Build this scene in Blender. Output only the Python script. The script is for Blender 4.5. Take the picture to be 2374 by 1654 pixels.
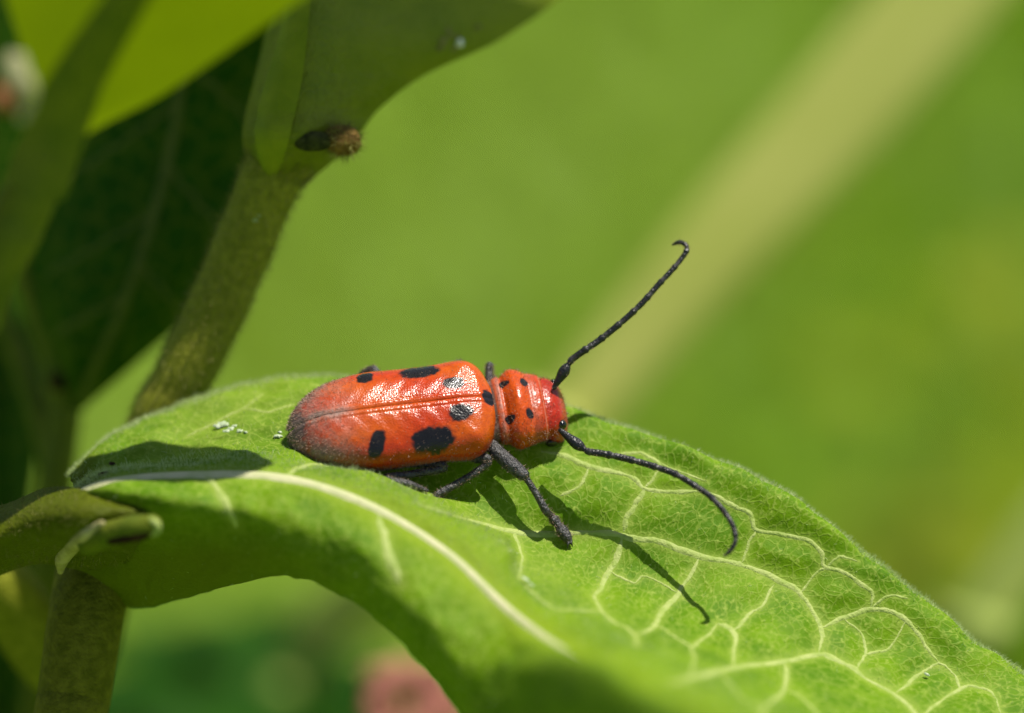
import bpy, math, random
import numpy as np
from mathutils import Vector
from mathutils.bvhtree import BVHTree

# ------------------------------------------------------------------ camera, sky, sun, exposure
# 1 Blender unit = 1 cm.  Red milkweed beetle (about 13 mm) on a milkweed leaf.
sc = bpy.context.scene
for o in list(bpy.data.objects):
    bpy.data.objects.remove(o)
ALPHA = math.radians(28)            # the camera looks down by this angle
D = 20.0                            # focus distance
PX = 508.35                         # photograph pixels per unit at the focus distance
RIGHT = np.array([1.0, 0, 0])
FWD = np.array([0, math.cos(ALPHA), -math.sin(ALPHA)])
UP = np.array([0, math.sin(ALPHA), math.cos(ALPHA)])
CAM = -FWD * D
cam = bpy.data.cameras.new('camera')
camo = bpy.data.objects.new('camera', cam)
sc.collection.objects.link(camo)
camo.location = CAM
camo.rotation_euler = (math.pi / 2 - ALPHA, 0, 0)
cam.sensor_width = 36
cam.lens = 36 * D / (2374 / PX)
cam.clip_start = 0.1
cam.clip_end = 20000
cam.dof.use_dof = True
cam.dof.focus_distance = D
cam.dof.aperture_fstop = cam.lens * 1e-3 / 1.0
sc.camera = camo

SUN = RIGHT * 0.30 + UP * 0.92 - FWD * 0.30       # towards the sun
SUN = SUN / np.linalg.norm(SUN)
world = bpy.data.worlds.new('World')
sc.world = world
world.use_nodes = True
nt = world.node_tree
sky = nt.nodes.new('ShaderNodeTexSky')
sky.sky_type = 'NISHITA'
sky.sun_disc = False
sky.sun_elevation = math.asin(SUN[2])
sky.sun_rotation = math.atan2(SUN[0], SUN[1])
bg = nt.nodes['Background']
bg.inputs['Strength'].default_value = 0.08
nt.links.new(sky.outputs[0], bg.inputs['Color'])
sun = bpy.data.lights.new('sun', 'SUN')
sun.energy = 5.0
sun.angle = math.radians(0.53)
sun.color = (1.0, 0.95, 0.86)
suno = bpy.data.objects.new('sun', sun)
sc.collection.objects.link(suno)
suno.rotation_euler = Vector(SUN).to_track_quat('Z', 'Y').to_euler()
suno.location = (0, 0, 60)
sc.view_settings.view_transform = 'Standard'
sc.view_settings.look = 'None'
sc.view_settings.gamma = 1
sc.view_settings.exposure = 0.3
sc.cycles.use_denoising = True
sc.cycles.max_bounces = 8
sc.cycles.transparent_max_bounces = 8
GROUND = -55.0

# ------------------------------------------------------------------ helpers
rng = np.random.default_rng(7)
random.seed(7)
COL = sc.collection


def W(u, v, d=0.0):
    """photograph pixel + distance behind the focus plane -> world point"""
    k = (D + d) / D / PX
    return CAM + FWD * (D + d) + RIGHT * ((u - 1187) * k) + UP * ((827 - v) * k)


def pix(p):
    q = np.asarray(p) - CAM
    z = q @ FWD
    return 1187 + (q @ RIGHT) / z * D * PX, 827 - (q @ UP) / z * D * PX, z - D


def norm(a):
    a = np.asarray(a, float)
    return a / np.maximum(np.linalg.norm(a, axis=-1, keepdims=True), 1e-12)


def pchip(xs, ys, x):
    xs = np.asarray(xs, float); ys = np.asarray(ys, float); x = np.clip(x, xs[0], xs[-1])
    h = np.diff(xs); dl = np.diff(ys) / h
    m = np.zeros_like(ys)
    for i in range(1, len(xs) - 1):
        if dl[i - 1] * dl[i] > 0:
            w1 = 2 * h[i] + h[i - 1]; w2 = h[i] + 2 * h[i - 1]
            m[i] = (w1 + w2) / (w1 / dl[i - 1] + w2 / dl[i])
    m[0], m[-1] = dl[0], dl[-1]
    i = np.clip(np.searchsorted(xs, x) - 1, 0, len(h) - 1)
    t = (x - xs[i]) / h[i]
    return ((2*t**3 - 3*t**2 + 1) * ys[i] + (t**3 - 2*t**2 + t) * h[i] * m[i]
            + (-2*t**3 + 3*t**2) * ys[i+1] + (t**3 - t**2) * h[i] * m[i+1])


def catmull(P, t):
    """P (n, ...) control values, t in 0..n-1"""
    P = np.asarray(P, float); n = len(P)
    t = np.asarray(t, float)
    i = np.clip(np.floor(t).astype(int), 0, n - 2)
    f = (t - i).reshape((-1,) + (1,) * (P.ndim - 1))
    ext = np.concatenate([(2 * P[0] - P[1])[None], P, (2 * P[-1] - P[-2])[None]])
    p0, p1, p2, p3 = ext[i], ext[i + 1], ext[i + 2], ext[i + 3]
    return 0.5 * (2*p1 + (p2 - p0)*f + (2*p0 - 5*p1 + 4*p2 - p3)*f**2 + (3*p1 - p0 - 3*p2 + p3)*f**3)


def spline(P, n):
    P = np.asarray(P, float)
    if len(P) == 2:
        return P[0] + (P[1] - P[0]) * np.linspace(0, 1, n)[:, None]
    return catmull(P, np.linspace(0, len(P) - 1, n))


def mesh_obj(name, verts, faces, mat, parent=None, smooth=True):
    me = bpy.data.meshes.new(name)
    me.from_pydata(np.asarray(verts).tolist(), [], faces if isinstance(faces, list) else np.asarray(faces).tolist())
    me.materials.append(mat)
    if smooth:
        me.polygons.foreach_set('use_smooth', [True] * len(me.polygons))
    me.update()
    o = bpy.data.objects.new(name, me)
    COL.objects.link(o)
    if parent is not None:
        o.parent = parent
        o.matrix_parent_inverse.identity()
        # vertices are in world space: cancel the parents' offsets
        off = Vector((0, 0, 0)); q = parent
        while q is not None:
            off += q.location; q = q.parent
        o.location = -off
    return o


def add_attr(o, name, vals):
    vals = np.asarray(vals, np.float32)
    if vals.ndim == 1:
        a = o.data.attributes.new(name, 'FLOAT', 'POINT')
        a.data.foreach_set('value', vals)
    else:
        a = o.data.attributes.new(name, 'FLOAT_COLOR', 'POINT')
        if vals.shape[1] == 3:
            vals = np.concatenate([vals, np.ones((len(vals), 1), np.float32)], 1)
        a.data.foreach_set('color', vals.ravel())


def set_uv(o, uv):
    l = o.data.uv_layers.new(name='UVMap')
    idx = np.empty(len(o.data.loops), np.int32)
    o.data.loops.foreach_get('vertex_index', idx)
    l.data.foreach_set('uv', np.asarray(uv, np.float32)[idx].ravel())


def thing(name, label, cat, loc, group=None):
    o = bpy.data.objects.new(name, None)
    COL.objects.link(o)
    o.location = loc
    o.empty_display_size = 0.2
    o['label'] = label; o['category'] = cat
    if group:
        o['group'] = group
    return o


def grid_faces(nu, nv, wrap_v=False):
    i = np.arange(nu - 1)[:, None]; j = np.arange(nv if wrap_v else nv - 1)[None, :]
    j2 = (j + 1) % nv
    return np.stack([i*nv + j, (i+1)*nv + j, (i+1)*nv + j2, i*nv + j2], -1).reshape(-1, 4)


def tube_geo(P, R, sides=12, flat=1.0, cap=True, ref=(0.3, -0.8, 0.5)):
    """swept tube through points P with radii R, rounded ends"""
    P = np.asarray(P, float); R = np.asarray(R, float)
    n = len(P)
    T = norm(np.gradient(P, axis=0))
    ref = np.array(ref)
    N = np.zeros_like(P)
    v = ref - T[0] * (ref @ T[0]); N[0] = v / np.linalg.norm(v)
    for i in range(1, n):
        v = N[i-1] - T[i] * (N[i-1] @ T[i]); N[i] = v / np.linalg.norm(v)
    B = np.cross(T, N)
    a = np.linspace(0, 2*math.pi, sides, endpoint=False)
    ringP, ringR = [P], [R]
    if cap:
        k = np.array([0.0, 0.35, 0.7, 0.92])
        s = np.sqrt(1 - (1 - k)**2)
        P0 = P[0] - T[0] * (R[0] * (1 - k))[:, None]; P1 = P[-1] + T[-1] * (R[-1] * (1 - k[::-1]))[:, None]
        N = np.concatenate([np.repeat(N[:1], 4, 0), N, np.repeat(N[-1:], 4, 0)])
        B = np.concatenate([np.repeat(B[:1], 4, 0), B, np.repeat(B[-1:], 4, 0)])
        P = np.concatenate([P0, P, P1])
        R = np.concatenate([R[0] * np.maximum(s, 0.02), R, R[-1] * np.maximum(s[::-1], 0.02)])
    V = P[:, None] + R[:, None, None] * (flat * np.cos(a)[None, :, None] * N[:, None] + np.sin(a)[None, :, None] * B[:, None])
    return V.reshape(-1, 3), grid_faces(len(P), sides, True)


def joinm(parts):
    vs, fs, off = [], [], 0
    for v, f in parts:
        v = np.asarray(v); vs.append(v)
        fs += (np.asarray(f) + off).tolist()
        off += len(v)
    return np.concatenate(vs), fs


def tube(name, pts, radii, mat, parent, n=40, sides=14, wobble=0.0):
    P = spline(pts, n)
    R = pchip(np.linspace(0, 1, len(radii)), radii, np.linspace(0, 1, n))
    if wobble:
        R = R * (1 + wobble * np.convolve(rng.normal(size=n + 4), np.ones(5) / 5, 'valid'))
    v, f = tube_geo(P, R, sides)
    return mesh_obj(name, v, f, mat, parent)


def hair_geo(pts, nrm, length, width, lean=0.6, bias=None):
    """thin pointed blades, one triangle each, standing on pts"""
    n = len(pts)
    dirs = nrm + rng.normal(size=(n, 3)) * lean
    if bias is not None:
        dirs = dirs + bias
    dirs = norm(dirs)
    L = length * rng.uniform(0.4, 1.25, n)[:, None]
    side = norm(np.cross(dirs, rng.normal(size=(n, 3))))
    a = pts - side * width - nrm * 0.002; b = pts + side * width - nrm * 0.002; c = pts + dirs * L
    V = np.stack([a, b, c], 1).reshape(-1, 3)
    F = np.arange(3 * n).reshape(-1, 3)
    return V, F


# ------------------------------------------------------------------ materials
def mat_new(name):
    m = bpy.data.materials.new(name)
    m.use_nodes = True
    t = m.node_tree
    for n in list(t.nodes):
        t.nodes.remove(n)
    out = t.nodes.new('ShaderNodeOutputMaterial')
    return m, t, out


def N(t, kind, **kw):
    n = t.nodes.new('ShaderNode' + kind)
    for k, v in kw.items():
        if k in n.inputs.keys() or isinstance(k, int):
            n.inputs[k].default_value = v
        else:
            setattr(n, k, v)
    return n


def mix_col(t, fac, a, b, blend='MIX'):
    m = t.nodes.new('ShaderNodeMix'); m.data_type = 'RGBA'; m.blend_type = blend
    for sock, val in ((m.inputs[0], fac), (m.inputs[6], a), (m.inputs[7], b)):
        if isinstance(val, bpy.types.NodeSocket):
            t.links.new(val, sock)
        elif isinstance(val, tuple):
            sock.default_value = val if len(val) == 4 else (*val, 1)
        else:
            sock.default_value = val
    return m.outputs[2]


def ramp(t, val, lo, hi):
    m = t.nodes.new('ShaderNodeMapRange'); m.interpolation_type = 'SMOOTHSTEP'
    t.links.new(val, m.inputs[0]); m.inputs[1].default_value = lo; m.inputs[2].default_value = hi
    return m.outputs[0]


def noise(t, vec, scale, detail=3.0, rough=0.55):
    n = t.nodes.new('ShaderNodeTexNoise'); n.inputs['Scale'].default_value = scale
    n.inputs['Detail'].default_value = detail; n.inputs['Roughness'].default_value = rough
    if vec is not None:
        t.links.new(vec, n.inputs['Vector'])
    return n.outputs['Fac']


def leaf_mat(name, c1, c2, pale, trans, tweight=0.35, net=9.0, netw=0.5, bump=0.4, rough=0.5, vein_attr=False, spec=0.3, fine=60.0):
    """leaf: mottled green, Voronoi net of fine veins, translucent"""
    m, t, out = mat_new(name)
    tc = N(t, 'TexCoord'); ob = tc.outputs['Object']
    uv = tc.outputs['UV']
    col = mix_col(t, ramp(t, noise(t, ob, 4.0, 4), 0.35, 0.65), c1, c2)
    col = mix_col(t, ramp(t, noise(t, ob, fine, 2), 0.50, 0.82), col, pale if vein_attr else c2)
    # distorted Voronoi cell borders = the small veins between the built ones
    nz = t.nodes.new('ShaderNodeTexNoise'); nz.inputs['Scale'].default_value = net * 0.8
    t.links.new(uv, nz.inputs['Vector'])
    off = N(t, 'VectorMath', operation='MULTIPLY_ADD')
    t.links.new(nz.outputs['Color'], off.inputs[0]); off.inputs[1].default_value = (0.9 / net,) * 3
    t.links.new(uv, off.inputs[2])
    vo = t.nodes.new('ShaderNodeTexVoronoi'); vo.feature = 'DISTANCE_TO_EDGE'; vo.inputs['Scale'].default_value = net
    t.links.new(off.outputs[0], vo.inputs['Vector'])
    inv = N(t, 'Math', operation='SUBTRACT'); inv.inputs[0].default_value = 1.0
    t.links.new(ramp(t, vo.outputs['Distance'], 0.0, 0.10), inv.inputs[1])
    mul = N(t, 'Math', operation='MULTIPLY'); t.links.new(inv.outputs[0], mul.inputs[0]); mul.inputs[1].default_value = netw
    col = mix_col(t, mul.outputs[0], col, pale)
    if vein_attr:
        at = N(t, 'Attribute', attribute_name='vein')
        col = mix_col(t, at.outputs['Fac'], col, pale)
        yl = N(t, 'Attribute', attribute_name='yellow')
        col = mix_col(t, yl.outputs['Fac'], col, (0.20, 0.29, 0.004))
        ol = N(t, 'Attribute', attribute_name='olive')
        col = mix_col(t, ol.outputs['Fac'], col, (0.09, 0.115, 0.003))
    p = t.nodes.new('ShaderNodeBsdfPrincipled')
    t.links.new(col, p.inputs['Base Color'])
    p.inputs['Roughness'].default_value = rough
    p.inputs['Specular IOR Level'].default_value = spec
    b = t.nodes.new('ShaderNodeBump'); b.inputs['Strength'].default_value = bump; b.inputs['Distance'].default_value = 0.02
    h = N(t, 'Math', operation='ADD')
    t.links.new(noise(t, ob, fine * 1.3, 3), h.inputs[0]); t.links.new(mul.outputs[0], h.inputs[1])
    t.links.new(h.outputs[0], b.inputs['Height'])
    t.links.new(b.outputs[0], p.inputs['Normal'])
    tr = t.nodes.new('ShaderNodeBsdfTranslucent'); tr.inputs['Color'].default_value = (*trans, 1)
    mx = t.nodes.new('ShaderNodeMixShader'); mx.inputs[0].default_value = tweight
    t.links.new(p.outputs[0], mx.inputs[1]); t.links.new(tr.outputs[0], mx.inputs[2])
    t.links.new(mx.outputs[0], out.inputs[0])
    return m


def plain_mat(name, c1, c2, scale=8.0, rough=0.6, spec=0.3, bump=0.0, bscale=40.0, trans=None, tweight=0.3, detail=4.0):
    m, t, out = mat_new(name)
    tc = N(t, 'TexCoord'); ob = tc.outputs['Object']
    p = t.nodes.new('ShaderNodeBsdfPrincipled')
    t.links.new(mix_col(t, ramp(t, noise(t, ob, scale, detail), 0.3, 0.7), c1, c2), p.inputs['Base Color'])
    p.inputs['Roughness'].default_value = rough
    p.inputs['Specular IOR Level'].default_value = spec
    if bump:
        b = t.nodes.new('ShaderNodeBump'); b.inputs['Strength'].default_value = bump; b.inputs['Distance'].default_value = 0.02
        t.links.new(noise(t, ob, bscale, 3), b.inputs['Height']); t.links.new(b.outputs[0], p.inputs['Normal'])
    sh = p.outputs[0]
    if trans:
        tr = t.nodes.new('ShaderNodeBsdfTranslucent'); tr.inputs['Color'].default_value = (*trans, 1)
        mx = t.nodes.new('ShaderNodeMixShader'); mx.inputs[0].default_value = tweight
        t.links.new(sh, mx.inputs[1]); t.links.new(tr.outputs[0], mx.inputs[2]); sh = mx.outputs[0]
    t.links.new(sh, out.inputs[0])
    return m


def shell_mat(name, rough=0.32, bscale=70.0, bump=0.35, coat=0.0):
    """beetle cuticle: pigment from the mesh attribute, fine punctures as relief"""
    m, t, out = mat_new(name)
    tc = N(t, 'TexCoord'); ob = tc.outputs['Object']
    at = N(t, 'Attribute', attribute_name='pigment')
    nz = ramp(t, noise(t, ob, 38.0, 3), 0.3, 0.75)
    dk = mix_col(t, nz, (0.86, 0.80, 0.8), (1.10, 1.12, 1.1))
    col = mix_col(t, 1.0, at.outputs['Color'], dk, 'MULTIPLY')
    gr = N(t, 'Attribute', attribute_name='dust')
    g2 = N(t, 'Math', operation='MULTIPLY')
    t.links.new(gr.outputs['Fac'], g2.inputs[0]); t.links.new(ramp(t, noise(t, ob, 22.0, 5, 0.7), 0.25, 0.6), g2.inputs[1])
    col = mix_col(t, g2.outputs[0], col, (0.26, 0.20, 0.17))
    p = t.nodes.new('ShaderNodeBsdfPrincipled')
    t.links.new(col, p.inputs['Base Color'])
    rr = N(t, 'MapRange'); t.links.new(g2.outputs[0], rr.inputs[0]); rr.inputs[3].default_value = rough; rr.inputs[4].default_value = 0.85
    t.links.new(rr.outputs[0], p.inputs['Roughness'])
    p.inputs['Specular IOR Level'].default_value = 0.42
    p.inputs['Coat Weight'].default_value = 0.0
    p.inputs['Coat Roughness'].default_value = 0.2
    vo = t.nodes.new('ShaderNodeTexVoronoi'); vo.inputs['Scale'].default_value = bscale
    t.links.new(ob, vo.inputs['Vector'])
    b = t.nodes.new('ShaderNodeBump'); b.inputs['Strength'].default_value = bump; b.inputs['Distance'].default_value = 0.012
    h = N(t, 'Math', operation='ADD'); t.links.new(vo.outputs['Distance'], h.inputs[0]); t.links.new(noise(t, ob, bscale * 0.8, 3), h.inputs[1])
    t.links.new(h.outputs[0], b.inputs['Height']); t.links.new(b.outputs[0], p.inputs['Normal'])
    t.links.new(p.outputs[0], out.inputs[0])
    return m


M_LEAF = leaf_mat('milkweed_leaf', (0.068, 0.170, 0.001), (0.130, 0.250, 0.002), (0.29, 0.375, 0.06), (0.30, 0.38, 0.002), 0.13,
                  net=17.0, netw=0.42, bump=0.25, rough=0.6, vein_attr=True, spec=0.12, fine=45.0)
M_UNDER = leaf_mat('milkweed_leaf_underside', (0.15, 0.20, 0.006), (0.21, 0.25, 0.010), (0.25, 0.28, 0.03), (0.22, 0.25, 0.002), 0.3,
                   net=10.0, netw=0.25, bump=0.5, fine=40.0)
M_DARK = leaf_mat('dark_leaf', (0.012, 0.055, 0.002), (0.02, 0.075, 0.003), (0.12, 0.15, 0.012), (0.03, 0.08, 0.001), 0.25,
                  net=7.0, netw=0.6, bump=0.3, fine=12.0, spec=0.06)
M_GLOW = leaf_mat('thin_young_leaf', (0.11, 0.175, 0.002), (0.15, 0.215, 0.003), (0.17, 0.22, 0.006), (0.22, 0.30, 0.001), 0.48,
                  net=9.0, netw=0.15, bump=0.1, fine=15.0)
M_VEIN = plain_mat('leaf_vein', (0.30, 0.40, 0.075), (0.43, 0.50, 0.15), 22.0, 0.6, 0.25, 0.4, 60.0, (0.4, 0.45, 0.1), 0.15)
M_MIDRIB = plain_mat('leaf_midrib', (0.46, 0.50, 0.22), (0.60, 0.58, 0.32), 10.0, 0.55, 0.3, 0.3, 40.0, (0.4, 0.42, 0.1), 0.12)
M_DVEIN = plain_mat('dark_leaf_vein', (0.07, 0.10, 0.006), (0.10, 0.13, 0.012), 10.0, 0.6)
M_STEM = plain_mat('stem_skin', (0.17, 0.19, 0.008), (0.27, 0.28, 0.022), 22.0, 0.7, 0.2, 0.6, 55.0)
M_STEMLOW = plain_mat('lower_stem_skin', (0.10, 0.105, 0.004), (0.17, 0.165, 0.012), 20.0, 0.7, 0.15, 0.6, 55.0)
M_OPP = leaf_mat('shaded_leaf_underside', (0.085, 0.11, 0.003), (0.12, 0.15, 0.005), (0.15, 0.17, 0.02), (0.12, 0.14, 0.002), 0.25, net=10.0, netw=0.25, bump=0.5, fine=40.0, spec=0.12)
M_STEMG = plain_mat('green_stem_skin', (0.085, 0.12, 0.005), (0.13, 0.155, 0.008), 6.0, 0.7, 0.2, 0.4, 45.0)
M_FUZZ = plain_mat('leaf_hair', (0.45, 0.55, 0.22), (0.60, 0.66, 0.36), 20.0, 0.5, 0.3, trans=(0.5, 0.6, 0.25), tweight=0.4)
M_SFUZZ = plain_mat('stem_hair', (0.17, 0.17, 0.03), (0.26, 0.24, 0.07), 20.0, 0.6, 0.2)
M_SHELL = shell_mat('beetle_cuticle', 0.21, 125.0, 0.17)
M_BODY = shell_mat('beetle_body_cuticle', 0.28, 70.0, 0.12, 0.15)
M_BLACK = plain_mat('black_cuticle', (0.012, 0.012, 0.013), (0.085, 0.08, 0.075), 60.0, 0.34, 0.5, 0.6, 90.0)
M_ANT = shell_mat('antenna_cuticle', 0.36, 90.0, 0.35)
M_EYE = plain_mat('eye_black', (0.004, 0.004, 0.004), (0.008, 0.007, 0.006), 30.0, 0.18, 0.6, 0.2, 160.0)
M_BHAIR = plain_mat('beetle_hair', (0.24, 0.15, 0.10), (0.38, 0.26, 0.19), 30.0, 0.5, 0.3)
M_LATEX = plain_mat('dried_latex', (0.75, 0.73, 0.66), (0.85, 0.85, 0.82), 30.0, 0.25, 0.6, 0.4, 40.0)
M_SCAR = plain_mat('dry_scar', (0.26, 0.24, 0.09), (0.45, 0.40, 0.22), 14.0, 0.7, 0.2, 0.5, 40.0)
M_RECESS = plain_mat('axil_recess_shade', (0.02, 0.025, 0.008), (0.07, 0.075, 0.02), 18.0, 0.9, 0.1, 0.6, 40.0)  # shade of the axil recess, put into the colour
M_FLECK = plain_mat('latex_film', (0.34, 0.44, 0.22), (0.52, 0.58, 0.40), 30.0, 0.4, 0.4, 0.4, 60.0)
M_BROWN = plain_mat('brown_bud', (0.10, 0.055, 0.012), (0.22, 0.13, 0.03), 25.0, 0.8, 0.2, 0.8, 50.0)
M_HOLE = plain_mat('dead_spot', (0.012, 0.007, 0.004), (0.04, 0.018, 0.008), 30.0, 0.9, 0.1)

# ------------------------------------------------------------------ ground and meadow
def ground():
    n = 60
    e = np.sign(np.linspace(-1, 1, n)) * np.abs(np.linspace(-1, 1, n))**3 * 6000
    X, Y = np.meshgrid(e, e + 100, indexing='ij')
    Z = GROUND + 1.5 * np.sin(X * 0.013) * np.cos(Y * 0.011)
    v = np.stack([X, Y, Z], -1).reshape(-1, 3)
    o = mesh_obj('ground', v, grid_faces(n, n), plain_mat('meadow_ground', (0.20, 0.34, 0.025), (0.28, 0.38, 0.045), 0.08, 0.9, 0.1, 0.3, 1.5, detail=6))
    o['kind'] = 'structure'


ground()


def meadow():
    n = 42000
    x = np.concatenate([rng.uniform(-110, 110, n // 2), rng.uniform(-45, 45, n // 2)])
    y = np.concatenate([rng.uniform(-60, 330, n // 2), rng.uniform(30, 150, n // 2)])
    z = GROUND + 1.5 * np.sin(x * 0.013) * np.cos(y * 0.011) - 0.2
    base = np.stack([x, y, z], 1)
    hgt = rng.uniform(5, 13, n)[:, None]; wid = rng.uniform(0.25, 0.7, n)[:, None]
    a = rng.uniform(0, 2 * math.pi, n)
    side = np.stack([np.cos(a), np.sin(a), 0 * a], 1); bend = np.stack([-np.sin(a), np.cos(a), 0 * a], 1)
    k = rng.uniform(0.2, 1.0, n)[:, None]
    up = np.array([0, 0, 1.0])
    m1 = base + up * hgt * 0.5 + bend * hgt * 0.14 * k
    m2 = base + up * hgt * 0.82 + bend * hgt * 0.42 * k
    tip = base + up * hgt * 0.95 + bend * hgt * 0.85 * k
    V = np.stack([base - side*wid*.6, base + side*wid*.6, m1 - side*wid, m1 + side*wid, m2 - side*wid*.7, m2 + side*wid*.7, tip], 1).reshape(-1, 3)
    V = V.reshape(n, 7, 3)
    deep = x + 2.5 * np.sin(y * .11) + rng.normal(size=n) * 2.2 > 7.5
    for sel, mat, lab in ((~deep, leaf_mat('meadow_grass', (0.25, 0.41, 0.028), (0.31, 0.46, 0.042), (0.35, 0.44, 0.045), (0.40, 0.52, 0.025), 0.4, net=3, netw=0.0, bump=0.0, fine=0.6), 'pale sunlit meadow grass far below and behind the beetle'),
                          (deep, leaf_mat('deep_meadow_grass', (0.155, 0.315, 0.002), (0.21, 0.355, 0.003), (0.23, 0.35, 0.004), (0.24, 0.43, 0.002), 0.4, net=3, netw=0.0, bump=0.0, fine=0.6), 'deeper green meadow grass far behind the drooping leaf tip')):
        m = int(sel.sum())
        f = np.arange(m)[:, None] * 7
        Q = np.concatenate([f + [0, 1, 3, 2], f + [2, 3, 5, 4]]).tolist() + (f + [4, 5, 6]).tolist()
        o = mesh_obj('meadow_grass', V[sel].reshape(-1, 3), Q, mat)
        o['kind'] = 'stuff'; o['label'] = lab; o['category'] = 'grass'


meadow()


# ------------------------------------------------------------------ lofted leaves
def loft(rows, nu, nv, ulim=None):
    """rows: list (along the leaf) of lists (across) of (u, v, d) -> world grid nu x nv x 3"""
    G = np.array([[W(*c) for c in r] for r in rows])
    A = catmull(G, np.linspace(0, len(rows) - 1, nu))
    B = catmull(A.transpose(1, 0, 2), np.linspace(0, G.shape[1] - 1, nv)).transpose(1, 0, 2)
    return B


def grid_normals(G):
    n = norm(np.cross(np.gradient(G, axis=0), np.gradient(G, axis=1)))
    return n


def grid_uv(G):
    du = np.concatenate([[0], np.cumsum(np.linalg.norm(np.diff(G[:, G.shape[1]//2], axis=0), axis=1))])
    sv = np.concatenate([np.zeros((len(G), 1)), np.cumsum(np.linalg.norm(np.diff(G, axis=1), axis=2), axis=1)], 1)
    sv = sv - sv[:, G.shape[1]//2][:, None]
    return np.stack([np.broadcast_to(du[:, None], sv.shape), sv], -1).reshape(-1, 2)


def ribbon(name, P, Nn, width, mat, parent, height=0.012):
    """raised vein along points P on a surface with normals Nn"""
    P = np.asarray(P); n = len(P)
    T = norm(np.gradient(P, axis=0)); S = norm(np.cross(T, Nn))
    w = np.asarray(width)[:, None] if np.ndim(width) else np.full((n, 1), width)
    prof = [(-1.0, -0.5), (-0.6, 0.35), (0, 1.0), (0.6, 0.35), (1.0, -0.5)]
    V = np.stack([P + S * w * a + Nn * (height * b * np.minimum(1, w / 0.02)) for a, b in prof], 1)
    return mesh_obj(name, V.reshape(-1, 3), grid_faces(n, 5), mat, parent)


def surface_hairs(G, Nrm, count, length, width, mat, parent, name='fine_hairs', weight=None, lean=0.6):
    flat = G.reshape(-1, 3); fn = Nrm.reshape(-1, 3)
    p = None
    if weight is not None:
        p = weight.ravel() / weight.sum()
    i = rng.choice(len(flat), count, p=p)
    nv = G.shape[1]
    j = np.clip(i + rng.choice([1, nv, -1, -nv], count), 0, len(flat) - 1)
    f = rng.uniform(0, 1, (count, 1))
    step = flat[j] - flat[i]
    bad = np.linalg.norm(step, axis=1) > 0.2
    step[bad] = 0
    V, F = hair_geo(flat[i] + step * f, fn[i], length, width, lean)
    o = mesh_obj(name, V, F, mat, parent, smooth=False)
    o['kind'] = 'stuff'
    return o


# ------------------------------------------------------------------ the milkweed that carries the beetle
plant = thing('milkweed_plant', 'milkweed stem with the arched green leaf that carries the red beetle', 'plant', W(165, 1760, 0.15))
# nine lines across: rolled-under edge, silhouette, lower face, shoulder, midrib, crest, valley, middle of the far half, far rim, far edge
LEAF = [
    [(170,1290,.35),(140,1285,.25),(135,1235,.05),(158,1160,-.20),(165,1140,-.22),(170,1134,-.15),(172,1135,.05),(170,1120,.12),(165,1108,.18),(160,1103,.25)],
    [(300,1390,.60),(285,1402,.32),(277,1275,-.06),(272,1152,-.48),(270,1106,-.30),(270,1090,-.15),(268,1078,.10),(264,1050,.20),(262,1022,.30),(266,1010,.42)],
    [(440,1362,.55),(430,1380,.12),(438,1290,-.22),(449,1178,-.54),(452,1094,-.33),(452,1072,-.15),(450,1050,.12),(445,1010,.22),(436,955,.36),(434,938,.50)],
    [(642,1312,.30),(642,1326,-.26),(645,1280,-.50),(649,1195,-.58),(655,1102,-.40),(668,1068,-.25),(672,1030,.02),(680,960,.18),(690,890,.36),(694,874,.50)],
    [(826,1372,.15),(812,1382,-.40),(820,1336,-.62),(833,1259,-.66),(850,1162,-.48),(886,1126,-.34),(922,1102,.02),(960,1000,.16),(1000,920,.30),(1006,900,.44)],
    [(948,1474,.02),(932,1482,-.56),(954,1440,-.78),(994,1368,-.78),(1042,1278,-.60),(1084,1222,-.40),(1132,1192,-.03),(1220,1075,.10),(1318,972,.26),(1330,960,.36)],
    [(1100,1645,-.15),(1080,1656,-.70),(1103,1608,-.94),(1146,1524,-.96),(1195,1420,-.80),(1240,1378,-.58),(1310,1310,-.10),(1440,1170,.03),(1590,1062,.14),(1606,1053,.24)],
    [(1240,1830,-.8),(1215,1850,-1.2),(1285,1720,-1.75),(1362,1548,-1.98),(1385,1545,-1.35),(1425,1492,-.95),(1500,1400,-.25),(1650,1275,-.02),(1810,1165,.06),(1830,1152,.14)],
    [(1420,1980,-1.3),(1390,2000,-1.7),(1470,1850,-2.4),(1578,1650,-2.75),(1590,1660,-1.9),(1640,1592,-1.3),(1700,1510,-.45),(1850,1405,-.08),(2035,1330,.03),(2055,1318,.12)],
    [(1640,2080,-1.2),(1610,2100,-1.5),(1680,1950,-2.4),(1810,1745,-3.0),(1800,1775,-2.1),(1860,1705,-1.5),(1930,1640,-.6),(2070,1560,-.15),(2235,1492,.02),(2258,1484,.12)],
    [(1950,2180,-1.4),(1930,2195,-1.6),(1980,2080,-2.0),(2040,1980,-2.2),(2090,1920,-2.0),(2140,1870,-1.7),(2220,1800,-.8),(2320,1730,-.4),(2430,1670,-.1),(2450,1660,.0)],
    [(2380,2280,-1.3),(2375,2285,-1.3),(2390,2260,-1.4),(2410,2230,-1.5),(2425,2210,-1.5),(2440,2190,-1.4),(2460,2170,-1.2),(2490,2140,-1.0),(2520,2110,-.8),(2530,2100,-.75)],
]
NU, NV = 300, 190
G = loft(LEAF, NU, NV)
Nl = grid_normals(G)
if (Nl[NU//2, NV//2] @ UP) < 0:
    Nl = -Nl
bvh = BVHTree.FromPolygons(G.reshape(-1, 3).tolist(), grid_faces(NU, NV).tolist())


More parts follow.
